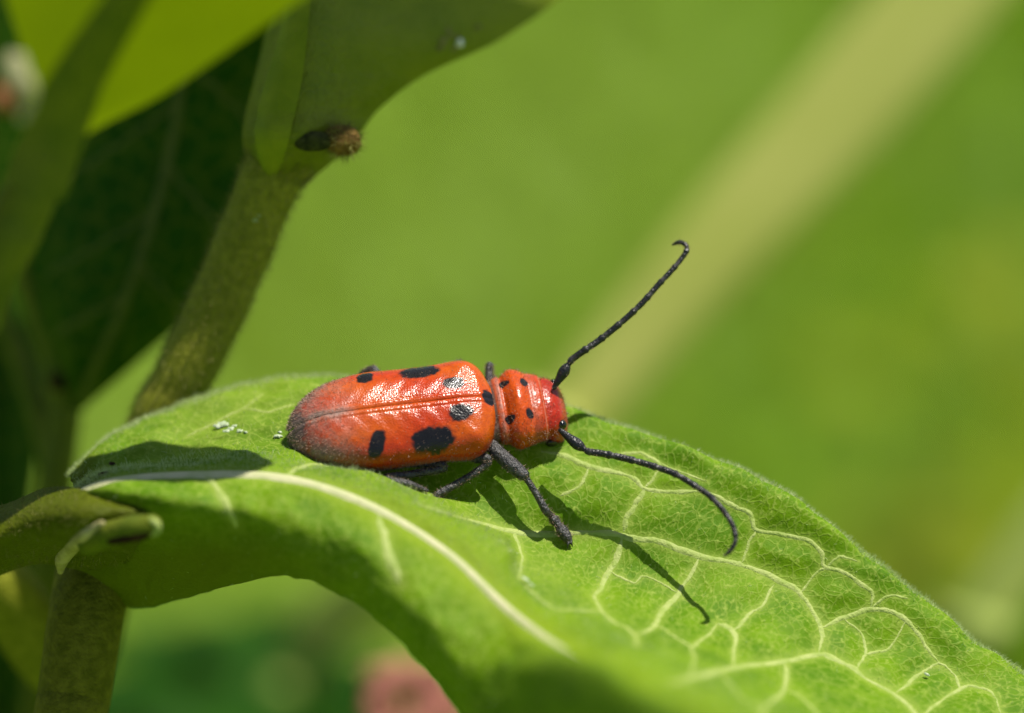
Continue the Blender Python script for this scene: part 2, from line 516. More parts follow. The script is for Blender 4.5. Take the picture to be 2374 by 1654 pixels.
def on_leaf(u, v):
    p = W(u, v, 0); d = norm(p - CAM)
    h = bvh.ray_cast(Vector(CAM), Vector(d))
    return (np.array(h[0]), np.array(h[1])) if h[0] is not None else (None, None)


VEINS = [   # traced course of the larger veins (photograph pixels), half width
    ([(985,1168),(1080,1195),(1200,1228),(1348,1234),(1421,1234),(1460,1244),(1544,1258),(1617,1285),(1690,1298),(1740,1312),(1813,1346),(1857,1371),(1886,1410),(1906,1449),(1908,1479),(1901,1513)], .017),
    ([(1560,1575),(1602,1564),(1656,1550),(1705,1540),(1813,1528),(1901,1513),(1935,1520),(1984,1547),(2023,1574),(2072,1601),(2112,1635),(2160,1690)], .019),
    ([(1255,1043),(1314,1055),(1372,1077),(1436,1092),(1475,1112),(1495,1131),(1554,1138),(1617,1138)], .014),
    ([(1617,1138),(1666,1151),(1700,1173),(1735,1190),(1754,1229),(1813,1239),(1877,1253),(1906,1283),(1916,1312),(1960,1327),(1994,1351),(2023,1376),(2021,1410)], .012),
    ([(1495,1131),(1480,1160),(1460,1190),(1446,1233)], .013),
    ([(1446,1240),(1431,1288),(1412,1317),(1397,1351),(1382,1376),(1397,1410),(1436,1440),(1475,1466),(1480,1490)], .013),
    ([(1475,1466),(1519,1440),(1544,1405),(1573,1371),(1593,1342),(1620,1287)], .013),
    ([(1666,1440),(1705,1457),(1705,1488),(1703,1540)], .012),
    ([(1705,1457),(1744,1415),(1769,1400),(1798,1352)], .009),
    ([(1908,1452),(1960,1430),(2019,1413),(2063,1415),(2102,1440),(2136,1474),(2156,1508),(2180,1535)], .011),
    ([(1857,1371),(1891,1332),(1916,1312)], .008),
    ([(1823,1528),(1828,1562),(1818,1596),(1779,1630),(1765,1660)], .012),
    ([(1828,1592),(1877,1621),(1901,1650),(1930,1700)], .010),
    ([(1720,1303),(1735,1263),(1754,1229)], .008),
    ([(2136,1660),(2180,1621),(2229,1591),(2258,1586),(2303,1601),(2327,1650)], .010),
    ([(2082,1600),(2121,1567),(2151,1547),(2180,1535),(2215,1560),(2229,1591)], .009),
    ([(1519,1442),(1563,1464),(1602,1493),(1610,1530),(1602,1562)], .009),
    ([(1602,1493),(1640,1470),(1666,1440)], .008),
    ([(1299,1146),(1338,1126),(1367,1080)], .008),
    ([(1505,1053),(1529,1077),(1514,1107),(1495,1131)], .008),
    ([(1430,1050),(1470,1044),(1505,1053),(1560,1085),(1640,1112)], .008),
    ([(1192,1226),(1207,1259),(1216,1298),(1207,1333)], .010),
    ([(1207,1333),(1280,1400),(1340,1405),(1397,1410)], .009),
    ([(1412,1317),(1470,1345),(1500,1330),(1573,1371)], .006),
    ([(879,1190),(892,1237),(909,1302),(925,1350)], .020),
    ([(470,1090),(500,1125),(525,1165),(545,1230)], .018),
    ([(660,1096),(700,1075),(740,1068),(800,1078)], .014),
    ([(430,1005),(500,972),(560,940),(610,905)], .007),
    ([(560,940),(620,948),(680,930)], .006),
    ([(2021,1410),(2063,1380),(2110,1385)], .007),
    ([(1916,1312),(1950,1290),(1990,1300)], .007),
    ([(1779,1630),(1730,1615),(1700,1580),(1680,1560)], .008),
    ([(1984,1547),(2010,1510),(2000,1470),(1960,1430)], .008),
    ([(2010,1510),(2060,1500),(2102,1440)], .007),
]
vein_lines = []
for pts, w in VEINS:
    q = spline(pts, max(12, len(pts) * 7))
    q = q + np.stack([np.convolve(rng.normal(size=len(q) + 4), np.ones(5) / 5, 'valid') * 3.2 for _ in range(2)], 1)
    P3, N3 = [], []
    for a in q:
        h, nn = on_leaf(*a)
        if h is None:
            continue
        if nn @ (CAM - h) < 0:
            nn = -nn
        if P3 and np.linalg.norm(h - P3[-1]) > 0.35:
            continue
        P3.append(h); N3.append(nn)
    if len(P3) > 5:
        P3 = np.array(P3); N3 = norm(np.array([np.mean(N3[max(0, i-3):i+4], 0) for i in range(len(N3))]))
        vein_lines.append((P3, N3, w))
mid_j = int(round(4 / 9 * (NV - 1)))
mid_line = G[6:, mid_j]

# quilting: the blade bulges between the veins; a pale halo along them
allv = np.concatenate([p for p, _, _ in vein_lines] + [mid_line])
allw = np.concatenate([np.full(len(p), w) for p, _, w in vein_lines] + [np.full(len(mid_line), 0.03)])
flat = G.reshape(-1, 3)
dist = np.full(len(flat), 9.0); halo = np.zeros(len(flat))
for k in range(0, len(flat), 4000):
    dd = np.linalg.norm(flat[k:k+4000, None] - allv[None], axis=2)
    dist[k:k+4000] = dd.min(1)
    halo[k:k+4000] = np.exp(-(dd / (allw[None] * 2.0))**2).max(1)
fine = np.zeros((NU, NV))
for s, amp in ((18, .010), (40, .006), (80, .003)):
    r = rng.normal(size=(NU // (NU // s) + 3, max(4, s // 2) + 3))
    a = catmull(r, np.linspace(0, len(r) - 1.01, NU)); fine += amp * catmull(a.T, np.linspace(0, r.shape[1] - 1.01, NV)).T
near = np.exp(-(dist / 0.06)**2).reshape(NU, NV)
bulge = 0.026 * (1 - np.exp(-(dist / 0.09)**2)).reshape(NU, NV) - 0.018
fine = fine * (1 - near)
G2 = G + Nl * (bulge + fine * 0.8)[..., None]
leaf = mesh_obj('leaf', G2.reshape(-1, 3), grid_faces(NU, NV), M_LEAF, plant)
leaf['label'] = 'broad arched green leaf with pale veins, beetle on top'
set_uv(leaf, grid_uv(G))
edge = np.zeros((NU, NV)); jj = np.linspace(0, 1, NV)
edge += np.exp(-((1 - jj) / 0.022)**2)[None, :] * 0.55
noise_row = np.abs(fine) / np.abs(fine).max()
su = np.linspace(0, 11, NU)
down = np.exp(-((su - 2.3) / 1.3)**2)[:, None] * np.clip((jj - .58) / .1, 0, 1)[None, :] * .30 + np.exp(-((su - 5.3) / 1.2)**2)[:, None] * np.exp(-((jj - .62) / .06)**2)[None, :] * .28
add_attr(leaf, 'vein', np.clip(halo * 0.7 + edge.ravel() * 0.7 + (down * (1 + 25 * fine)).ravel(), 0, 1))
yel = np.exp(-((jj - 4.1 / 9) / 0.075)**2)[None, :] * np.clip((np.linspace(0, 11, NU) - 2.5) / 1.5, 0, 1)[:, None]
add_attr(leaf, 'yellow', np.clip(yel * 0.7 + 0.06, 0, 1).ravel())
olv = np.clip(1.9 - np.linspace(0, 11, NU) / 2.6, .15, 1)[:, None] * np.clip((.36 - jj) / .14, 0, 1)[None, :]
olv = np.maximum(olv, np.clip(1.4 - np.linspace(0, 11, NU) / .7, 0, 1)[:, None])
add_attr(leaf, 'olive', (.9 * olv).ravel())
for P3, N3, w in vein_lines:
    tt = np.linspace(0, 1, len(P3))
    ww = (1.15 if w > .0105 else .9) * w * (1.0 - 0.35 * tt) * (1 + 0.45 * np.convolve(rng.normal(size=len(P3) + 4), np.ones(5) / 5, 'valid')) * np.clip(np.minimum(tt, 1.02 - tt) * 9, .25, 1)
    ribbon('vein', P3 - N3 * 0.0165, N3, ww, M_VEIN, leaf, 0.0045)
mw = 0.040 * pchip([0, .15, .5, 1], [1.2, 1.0, .62, .3], np.linspace(0, 1, len(mid_line)))
ribbon('midrib', mid_line + Nl[6:, mid_j] * -0.014, Nl[6:, mid_j], mw, M_MIDRIB, leaf, 0.012)
Nl2 = grid_normals(G2)
if (Nl2[NU//2, NV//2] @ UP) < 0:
    Nl2 = -Nl2
wt = 0.06 + 5.0 * np.exp(-((1 - jj) / 0.05)**2)[None, :] + 1.2 * np.exp(-((jj - 5 / 9) / 0.06)**2)[None, :] + np.zeros((NU, 1))
wt[:int(NU * .5)] *= 1.5
wt[:, :int(NV * .47)] *= .2
surface_hairs(G2, Nl2, 19000, 0.027, 0.0014, M_FUZZ, leaf, weight=wt)
# dried latex flecks and dead specks on the blade
def fleck(name, u, v, r, mat, parent, seed=0, squash=0.35):
    h, nn = on_leaf(u, v)
    if nn @ (CAM - h) < 0:
        nn = -nn
    rr = np.random.default_rng(seed)
    a = norm(np.cross(nn, [0.3, 0.9, 0.1])); b = np.cross(nn, a)
    k = 14
    ang = np.linspace(0, 2*math.pi, k, endpoint=False); rad = r * rr.uniform(0.55, 1.25, k)
    rings = [h + nn*(0.006 + 0.004*s2) + (np.cos(ang)[:, None]*a*1.6 + np.sin(ang)[:, None]*b) * (rad*s1)[:, None] for s1, s2 in ((1, -.6), (.8, .6), (.4, 1.0), (.02, 1.1))]
    return mesh_obj(name, np.concatenate(rings), grid_faces(4, k, True), mat, parent)
for i, (u, v, r) in enumerate([(503,990,.014),(518,985,.020),(536,996,.014),(556,1001,.012),(526,1002,.013),(545,990,.009),(570,1004,.007),(645,1013,.013),(650,1004,.007),(2148,1565,.008),(1217,1345,.012),(1230,1358,.010)]):
    fleck('latex_fleck', u, v, r, M_FLECK, leaf, i)
for i, (u, v, r) in enumerate([(243,1082,.032),(232,1090,.026),(238,1100,.02),(252,1078,.02),(206,1104,.016),(175,1115,.02)]):
    fleck('dead_speck', u, v, r, M_HOLE, leaf, 20 + i)

# opposite leaf leaving to the left, its stem, and the broken-off flower stalk in the axil
G3 = loft([
    [(340,1172,-.46),(340,1196,-.50),(330,1240,-.34),(305,1292,-.08),(285,1330,.15)],
    [(215,1140,-.32),(215,1178,-.52),(205,1230,-.48),(185,1290,-.08),(175,1320,.2)],
    [(112,1130,-.12),(108,1175,-.34),(98,1225,-.34),(92,1285,-.02),(96,1308,.22)],
    [(0,1172,.0),(0,1205,-.18),(0,1255,-.22),(0,1315,.02),(5,1333,.2)],
    [(-180,1200,-.1),(-185,1260,-.2),(-180,1330,-.25),(-170,1400,-.05),(-165,1420,.1)],
    [(-480,1350,-.5),(-480,1400,-.6),(-470,1450,-.6),(-460,1500,-.4),(-455,1515,-.3)],
    [(-760,1600,-.9),(-758,1605,-.9),(-756,1610,-.9),(-754,1615,-.9),(-752,1620,-.9)]], 90, 40)
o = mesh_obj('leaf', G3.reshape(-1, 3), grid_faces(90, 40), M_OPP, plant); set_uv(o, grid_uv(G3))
o['label'] = 'shaded olive leaf opposite the beetle leaf'
n3 = grid_normals(G3)
n3 = n3 if n3[30, 20] @ FWD < 0 else -n3
surface_hairs(G3[:50], n3[:50], 1500, 0.024, 0.0014, M_SFUZZ, o)
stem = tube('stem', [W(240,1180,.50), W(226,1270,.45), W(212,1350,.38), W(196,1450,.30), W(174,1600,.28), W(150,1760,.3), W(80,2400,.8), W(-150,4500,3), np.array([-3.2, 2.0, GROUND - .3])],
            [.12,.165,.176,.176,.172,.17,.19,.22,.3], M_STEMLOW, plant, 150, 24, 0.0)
tube('latex_scar', [W(140,1325,.12), W(144,1298,.02), W(162,1268,-.12), W(196,1241,-.42), W(236,1216,-.56)], [.015,.034,.042,.036,.018], M_SCAR, plant, 40, 12, 0.06)['label'] = 'pale dried latex at the stem node'
st = tube('broken_stalk', [W(205,1262,-.36), W(250,1240,-.52), W(300,1226,-.62), W(352,1219,-.68)], [.05,.055,.056,.05], M_STEMG, plant, 30, 16, 0.05)
st['label'] = 'short broken-off stalk at the node'
tube('cut_rim', [W(350,1205,-.72), W(364,1216,-.73), W(366,1232,-.72), W(352,1240,-.70)], [.012,.016,.014,.01], M_VEIN, st, 16, 8)
tube('dark_slit', [W(255,1256,-.59), W(290,1250,-.65), W(330,1243,-.69), W(348,1236,-.71)], [.014,.02,.018,.01], M_HOLE, st, 20, 8)

# ------------------------------------------------------------------ the shaded plant behind
plant2 = thing('milkweed_plant', 'shaded olive milkweed with thick slanting stem, fuzzy axil bud and large leaf above', 'plant', W(250, 1300, .9))
P = spline([W(655,360,.55), W(625,420,.55), W(560,580,.6), W(490,740,.65), W(410,900,.7), W(340,1050,.8), W(200,1500,1.4), W(-200,3200,4), np.array([-5.0, 6.0, GROUND - .3])], 160)
R = pchip([0, .07, .15, .3, .5, .75, 1], [.165, .150, .142, .140, .138, .16, .3], np.linspace(0, 1, 160))
v, f = tube_geo(P, R * (1 + .02 * np.sin(np.linspace(0, 60, 160))), 20)
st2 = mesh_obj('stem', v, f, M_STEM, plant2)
T2 = v[80:80 + 20 * 110]
ctr = np.repeat(np.concatenate([np.repeat(P[:1], 4, 0), P])[4:4 + 110], 20, 0)
V, F = hair_geo(np.repeat(T2, 6, 0) + rng.normal(size=(len(T2) * 6, 3)) * .01, np.repeat(norm(T2 - ctr), 6, 0), .028, .0014, .5)
o = mesh_obj('fine_hairs', V, F, M_SFUZZ, st2, False); o['kind'] = 'stuff'
G4 = loft([
    [(590,440,.58),(612,438,.50),(650,435,.48),(680,435,.52),(695,440,.62)],
    [(563,330,.55),(600,330,.34),(680,325,.28),(765,322,.40),(815,335,.6)],
    [(570,262,.60),(608,260,.36),(703,250,.30),(790,245,.44),(878,254,.7)],
    [(592,175,.65),(630,175,.38),(722,170,.33),(850,172,.55),(985,174,.8)],
    [(616,70,.80),(655,70,.42),(738,70,.36),(930,80,.65),(1180,80,1.0)],
    [(640,-80,.9),(680,-80,.5),(758,-80,.45),(990,-60,.8),(1360,-70,1.2)],
    [(700,-330,1.0),(740,-330,.6),(800,-330,.55),(1080,-320,.9),(1500,-350,1.4)],
    [(900,-700,1.0),(905,-702,.9),(915,-705,.9),(960,-700,1.0),(1060,-690,1.2)]], 140, 80)
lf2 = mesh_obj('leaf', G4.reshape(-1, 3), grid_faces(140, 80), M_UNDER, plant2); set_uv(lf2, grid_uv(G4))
lf2['label'] = 'olive leaf underside with broad midrib and a glint of latex'
n4 = grid_normals(G4)
n4 = n4 if n4[60, 40] @ FWD < 0 else -n4
surface_hairs(G4[:110], n4[:110], 3500, .02, .0014, M_SFUZZ, lf2)
M_BMID = plain_mat('broad_underside_rib', (0.165, 0.22, 0.007), (0.225, 0.27, 0.012), 6.0, 0.65, 0.15, 0.4, 40.0)
ribbon('midrib', G4[0:118, 27], n4[0:118, 27], pchip([0, .12, .25, 1], [.02, .07, .10, .07], np.linspace(0, 1, 118)), M_BMID, lf2, .022)
b4 = BVHTree.FromPolygons(G4.reshape(-1, 3).tolist(), grid_faces(140, 80).tolist())
def on4(u, v):
    d = norm(W(u, v, 0) - CAM); h = b4.ray_cast(Vector(CAM), Vector(d)); return np.array(h[0])
def blob(name, c, r, mat, parent, seed=0, squash=(1, 1, 1), amp=.15):
    rr = np.random.default_rng(seed)
    th = np.linspace(0, math.pi, 14); ph = np.linspace(0, 2*math.pi, 20, endpoint=False)
    k = 1 + amp * (np.sin(3*ph + rr.uniform(0, 6))[None] * np.sin(2*th)[:, None] + .6*np.sin(5*ph + rr.uniform(0, 6))[None]*np.sin(th)[:, None])
    X = np.sin(th)[:, None]*np.cos(ph)*k; Y = np.sin(th)[:, None]*np.sin(ph)*k; Z = np.cos(th)[:, None]*k
    V = c + r * (X[..., None]*RIGHT*squash[0] + Z[..., None]*UP*squash[1] - Y[..., None]*FWD*squash[2])
    return mesh_obj(name, V.reshape(-1, 3), grid_faces(14, 20, True), mat, parent)
blob('latex_drop', on4(1066, 100) - FWD*.01, .018, M_LATEX, lf2, 1, (1, 1.1, .8))
for i, (u, v, r) in enumerate([(1040,82,.02),(1022,95,.022),(1035,70,.014),(1015,112,.022),(1050,112,.016),(1100,65,.014),(1110,62,.012),(1060,84,.012)]):
    blob('latex_smear', on4(u, v), r, M_SFUZZ, lf2, i, (1.3, .7, .25), .3)
bud = blob('axil_bud', W(795,326,.35), .085, M_BROWN, plant2, 5, (1.05, .85, .9), .08)
bud['label'] = 'brown fuzzy bud in the leaf axil'
blob('axil_recess', W(725,328,.31), .075, M_RECESS, bud, 6, (1.25, .62, .5), .1)  # dark body beside the bud, painted as the shaded recess of the axil
a = rng.normal(size=(500, 3)); a = norm(a)
V, F = hair_geo(W(795,326,.35) + a * .078, a, .05, .0016, .4)
o = mesh_obj('fine_hairs', V, F, M_SFUZZ, bud, False); o['kind'] = 'stuff'
for i, (u, v) in enumerate([(608,480),(592,510),(600,500)]):
    blob('latex_smear', W(u, v, .44), .012, M_FUZZ, st2, i, (1, .8, .4), .3)

# dark leaf further back on its own thin stem
plant3 = thing('milkweed_plant', 'dark green shaded leaf on a thin olive stem behind the thick stem', 'plant', W(120, 1400, 2.2))
G5 = loft([
    [(420,-330,2.2),(470,-330,2.0),(540,-330,1.9),(640,-330,1.9),(700,-330,2.1)],
    [(230,-100,2.0),(350,-100,1.8),(500,-100,1.7),(660,-100,1.7),(800,-90,1.9)],
    [(120,130,1.9),(270,130,1.7),(430,120,1.6),(580,110,1.6),(740,100,1.8)],
    [(95,340,1.9),(240,350,1.7),(390,350,1.6),(530,350,1.6),(670,350,1.8)],
    [(60,540,1.9),(190,560,1.7),(330,570,1.6),(460,570,1.6),(580,560,1.8)],
    [(85,700,1.9),(170,730,1.75),(270,740,1.7),(370,735,1.7),(455,720,1.85)],
    [(125,830,1.95),(165,850,1.85),(215,860,1.85),(270,852,1.85),(325,835,1.9)],
    [(172,945,2.0),(178,950,2.0),(186,955,2.0),(195,950,2.0),(205,940,2.0)]], 100, 60)
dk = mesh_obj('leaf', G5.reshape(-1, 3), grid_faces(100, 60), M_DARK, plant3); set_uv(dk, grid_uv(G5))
n5 = grid_normals(G5)
n5 = n5 if n5[50, 30] @ FWD < 0 else -n5
ribbon('midrib', G5[4:-3, 30], n5[4:-3, 30], .03, M_DVEIN, dk, .02)
for r0, s in [(15, 1), (30, 1), (45, 1), (60, 1), (20, -1), (36, -1), (52, -1), (66, -1)]:
    idx = [(min(97, int(r0 + k * .75)), int(30 + s * k * 1.5)) for k in range(17)]
    ribbon('vein', np.array([G5[i, j] for i, j in idx]), np.array([n5[i, j] for i, j in idx]), .014, M_DVEIN, dk, .012)
tube('stem', [W(5,500,2.1), W(40,590,2.1), W(85,700,2.1), W(125,800,2.1), W(150,890,2.1), W(148,980,2.1), W(128,1150,2.1), W(110,1400,2.2), W(80,1900,2.6), W(0,3500,5), np.array([-6.0, 9.0, GROUND - .3])],
     [.07,.075,.08,.085,.10,.085,.09,.1,.11,.15,.2], M_STEMG, plant3, 140, 16, .04)
tube('side_stem', [W(-30,640,2.3), W(30,790,2.3), W(85,930,2.25), W(120,1060,2.2), W(125,1150,2.15)], [.05,.06,.065,.07,.06], M_STEMG, plant3, 50, 12, .04)
blob('node_scar', W(140,885,1.98), .055, M_HOLE, plant3, 9, (1.2, .8, .6), .15)
G6 = loft([
    [(-60,600,2.7),(-45,600,2.6),(-20,610,2.6),(0,620,2.7)],
    [(-160,800,2.7),(-80,800,2.6),(0,810,2.55),(60,830,2.7)],
    [(-200,1050,2.7),(-90,1050,2.6),(10,1060,2.55),(75,1080,2.7)],
    [(-200,1350,2.7),(-90,1350,2.6),(20,1350,2.55),(82,1360,2.7)],
    [(-180,1650,2.7),(-90,1650,2.6),(10,1650,2.55),(80,1650,2.7)],
    [(-100,2000,2.7),(-60,2000,2.6),(-10,2000,2.6),(30,2000,2.7)],
    [(-50,2250,2.8),(-45,2252,2.8),(-40,2254,2.8),(-35,2255,2.8)]], 80, 40)
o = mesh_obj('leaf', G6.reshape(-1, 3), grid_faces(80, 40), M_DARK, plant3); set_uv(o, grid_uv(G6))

G6 = loft([
    [(-60,-500,2.9),(0,-500,2.8),(60,-500,2.8),(120,-480,2.9)],
    [(-260,-200,2.9),(-100,-200,2.8),(50,-200,2.75),(190,-180,2.9)],
    [(-320,200,2.9),(-140,200,2.8),(30,210,2.75),(170,220,2.9)],
    [(-320,550,2.9),(-140,560,2.8),(0,570,2.75),(125,580,2.9)],
    [(-240,850,2.9),(-120,870,2.8),(0,890,2.75),(112,880,2.9)],
    [(-100,1130,2.95),(-40,1140,2.9),(20,1150,2.9),(80,1140,2.95)],
    [(40,1290,3.0),(42,1292,3.0),(44,1294,3.0),(46,1295,3.0)]], 80, 40)
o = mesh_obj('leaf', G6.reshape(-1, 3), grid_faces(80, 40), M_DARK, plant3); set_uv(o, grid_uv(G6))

# young leaf close to the camera, lit through by the sun
plant4 = thing('milkweed_plant', 'yellow-green translucent young leaf with stalk, close in front and out of focus', 'plant', W(-80, 900, -1.2))
G7 = loft([
    [(10,500,-1.2),(35,485,-1.3),(70,465,-1.35),(100,445,-1.3),(125,430,-1.2)],
    [(55,345,-1.3),(85,340,-1.4),(120,330,-1.42),(155,325,-1.4),(190,322,-1.3)],
    [(75,235,-1.4),(115,225,-1.5),(165,215,-1.55),(265,215,-1.5),(375,222,-1.4)],
    [(48,110,-1.5),(130,110,-1.65),(225,105,-1.72),(380,105,-1.65),(545,108,-1.5)],
    [(12,-10,-1.6),(145,-5,-1.8),(292,-5,-1.9),(485,-5,-1.8),(700,0,-1.6)],
    [(-20,-160,-1.8),(170,-150,-2.0),(370,-150,-2.1),(600,-140,-2.0),(860,-130,-1.8)],
    [(30,-400,-2.1),(250,-400,-2.3),(480,-390,-2.4),(700,-370,-2.3),(940,-350,-2.1)],
    [(300,-680,-2.5),(430,-690,-2.6),(580,-690,-2.65),(720,-680,-2.6),(860,-660,-2.5)],
    [(700,-950,-2.9),(702,-950,-2.9),(704,-950,-2.9),(706,-950,-2.9),(708,-950,-2.9)]], 120, 70)
yl = mesh_obj('leaf', G7.reshape(-1, 3), grid_faces(120, 70), M_GLOW, plant4); set_uv(yl, grid_uv(G7))
n7 = grid_normals(G7)
n7 = n7 if n7[50, 35] @ FWD < 0 else -n7
ribbon('midrib', G7[2:-3, 35], n7[2:-3, 35], .11 * np.linspace(1.3, .3, 115), M_STEMG, yl, .03)
tube('stem', [W(105,370,-1.35), W(60,470,-1.25), W(10,570,-1.2), W(-60,720,-1.1), W(-200,1200,-.8), W(-400,2600,1), np.array([-7.5, 1.0, GROUND - .3])],
     [.08,.125,.13,.13,.15,.2,.25], M_STEMG, plant4, 80, 16, .03)
M_PETAL = plain_mat('faded_petal', (.26, .26, .12), (.38, .34, .18), 8., .7)
wf = blob('withered_flower', W(36,175,-2.2), .075, M_PETAL, plant4, 3, (.6, 1.1, .7), .25)
wf['label'] = 'pale withered flower at the leaf base'
tube('petal', [W(36,140,-2.2), W(58,190,-2.22), W(64,235,-2.2), W(50,275,-2.2)], [.03,.035,.03,.015], M_PETAL, wf, 20, 8, .2)
blob('petal', W(12,225,-2.2), .065, plain_mat('withered_petal', (.22, .07, .02), (.32, .13, .05), 12., .8), wf, 4, (.9, .9, .6), .2)

# leaves of the same plant above the frame; their shade falls on the plants behind
tube('stem', [W(-60,720,-1.1), W(-260,300,-1.4), W(-330,-400,-1.6), W(-250,-1200,-1.7), W(-60,-2000,-1.8), W(150,-2700,-1.9)], [.13,.16,.15,.14,.12,.07], M_STEMG, plant4, 80, 14, .03)
def canopy(rows, t, base_to, sag=.06):
    g = []
    for a, b in rows:
        p, q = W(*a) + SUN * t, W(*b) + SUN * t
        w = np.linalg.norm(q - p)
        g.append([p, p * .72 + q * .28 - UP * sag * w, p * .5 + q * .5 - UP * sag * 1.6 * w, p * .28 + q * .72 - UP * sag * w, q])
    G = np.array(g)
    A = catmull(G, np.linspace(0, len(g) - 1, 70)); Bq = catmull(A.transpose(1, 0, 2), np.linspace(0, 4, 30)).transpose(1, 0, 2)
    o = mesh_obj('leaf', Bq.reshape(-1, 3), grid_faces(70, 30), M_LEAF2, plant4); set_uv(o, grid_uv(Bq))
    nn = grid_normals(Bq)
    ribbon('midrib', Bq[1:-2, 15], nn[1:-2, 15], .04, M_VEIN, o, .03)
    b0 = Bq[0, 15]; e = W(*base_to)
    tube('petiole', [Bq[2, 15], b0, b0 * .5 + e * .5 - UP * .15, e], [.03, .05, .06, .07], M_STEMG, plant4, 30, 10)
M_LEAF2 = leaf_mat('canopy_leaf', (0.09, 0.20, 0.006), (0.13, 0.26, 0.01), (0.30, 0.38, 0.10), (0.14, 0.18, 0.003), 0.15, net=9.0, netw=0.3, bump=0.2)
# each row: two opposite points of the shade's outline where it falls, moved up towards the sun
canopy([((-500,1050,.15),(-500,1075,.15)),((-250,1010,.15),(-250,1420,-.1)),((60,1035,.15),(60,1330,-.1)),((256,1032,.2),(256,1150,-.30)),((380,1014,.2),(400,1122,-.42)),((500,1010,.1),(485,1106,-.40)),((572,1046,-.05),(560,1102,-.38)),((632,1080,-.28),(632,1084,-.3))], 3.0, (-300,-300,-1.6))
canopy([((-200,120,.7),(-190,160,.7)),((100,0,.7),(60,400,.7)),((420,50,.7),(40,650,.7)),((900,150,.7),(60,850,.7)),((800,460,.7),(160,960,.7)),((740,740,.7),(280,1000,.7)),((600,960,.7),(430,1060,.7)),((500,1090,.7),(490,1095,.7))], 4.5, (-230,-1300,-1.7))
canopy([((-150,300,1.7),(-140,320,1.7)),((100,-150,1.7),(-50,500,1.7)),((450,-150,1.7),(-20,800,1.7)),((760,100,1.7),(60,980,1.7)),((680,500,1.7),(180,1020,1.7)),((450,820,1.7),(330,950,1.7)),((380,940,1.7),(370,950,1.7))], 6.0, (0,-2200,-1.8))
canopy([((300,-100,.6),(290,-80,.6)),((480,-250,.6),(460,200,.6)),((800,-350,.6),(540,560,.6)),((1150,-350,.7),(840,460,.6)),((1400,-300,.9),(1150,180,.8)),((1550,-220,1.),(1400,20,.9)),((1620,-150,1.),(1615,-140,1.))], 4.0, (-100,-1800,-1.75))

# ------------------------------------------------------------------ the beetle
A_ = norm(RIGHT * .985 + UP * .12 + FWD * .12)
n0 = UP * .5 - FWD * .866
N_ = norm(n0 - A_ * (n0 @ A_))
L_ = np.cross(N_, A_)                       # towards the far side
BO = W(904, 969, 0)
def B(x, y, z):
    x, y, z = (np.asarray(q, float)[..., None] for q in (x, y, z))
    return BO + x * A_ + y * L_ + z * N_
beetle = thing('red_beetle', 'red longhorn beetle with black spots and long black antennae on the leaf', 'beetle', B(0, 0, -.2))

RED = np.array([.45, .036, .001]); ORANGE = np.array([.51, .082, .001]); BLK = np.array([.010, .009, .009]); DEEP = np.array([.38, .020, .002])
GREY = np.array([.20, .17, .14])
def lumps(x, y, n, f, amp, seed):
    rr = np.random.default_rng(seed); s = 0
    for _ in range(n):
        k = rr.normal(size=2) * f; s = s + np.sin(x * k[0] + y * k[1] + rr.uniform(0, 6))
    return s * amp / math.sqrt(n)

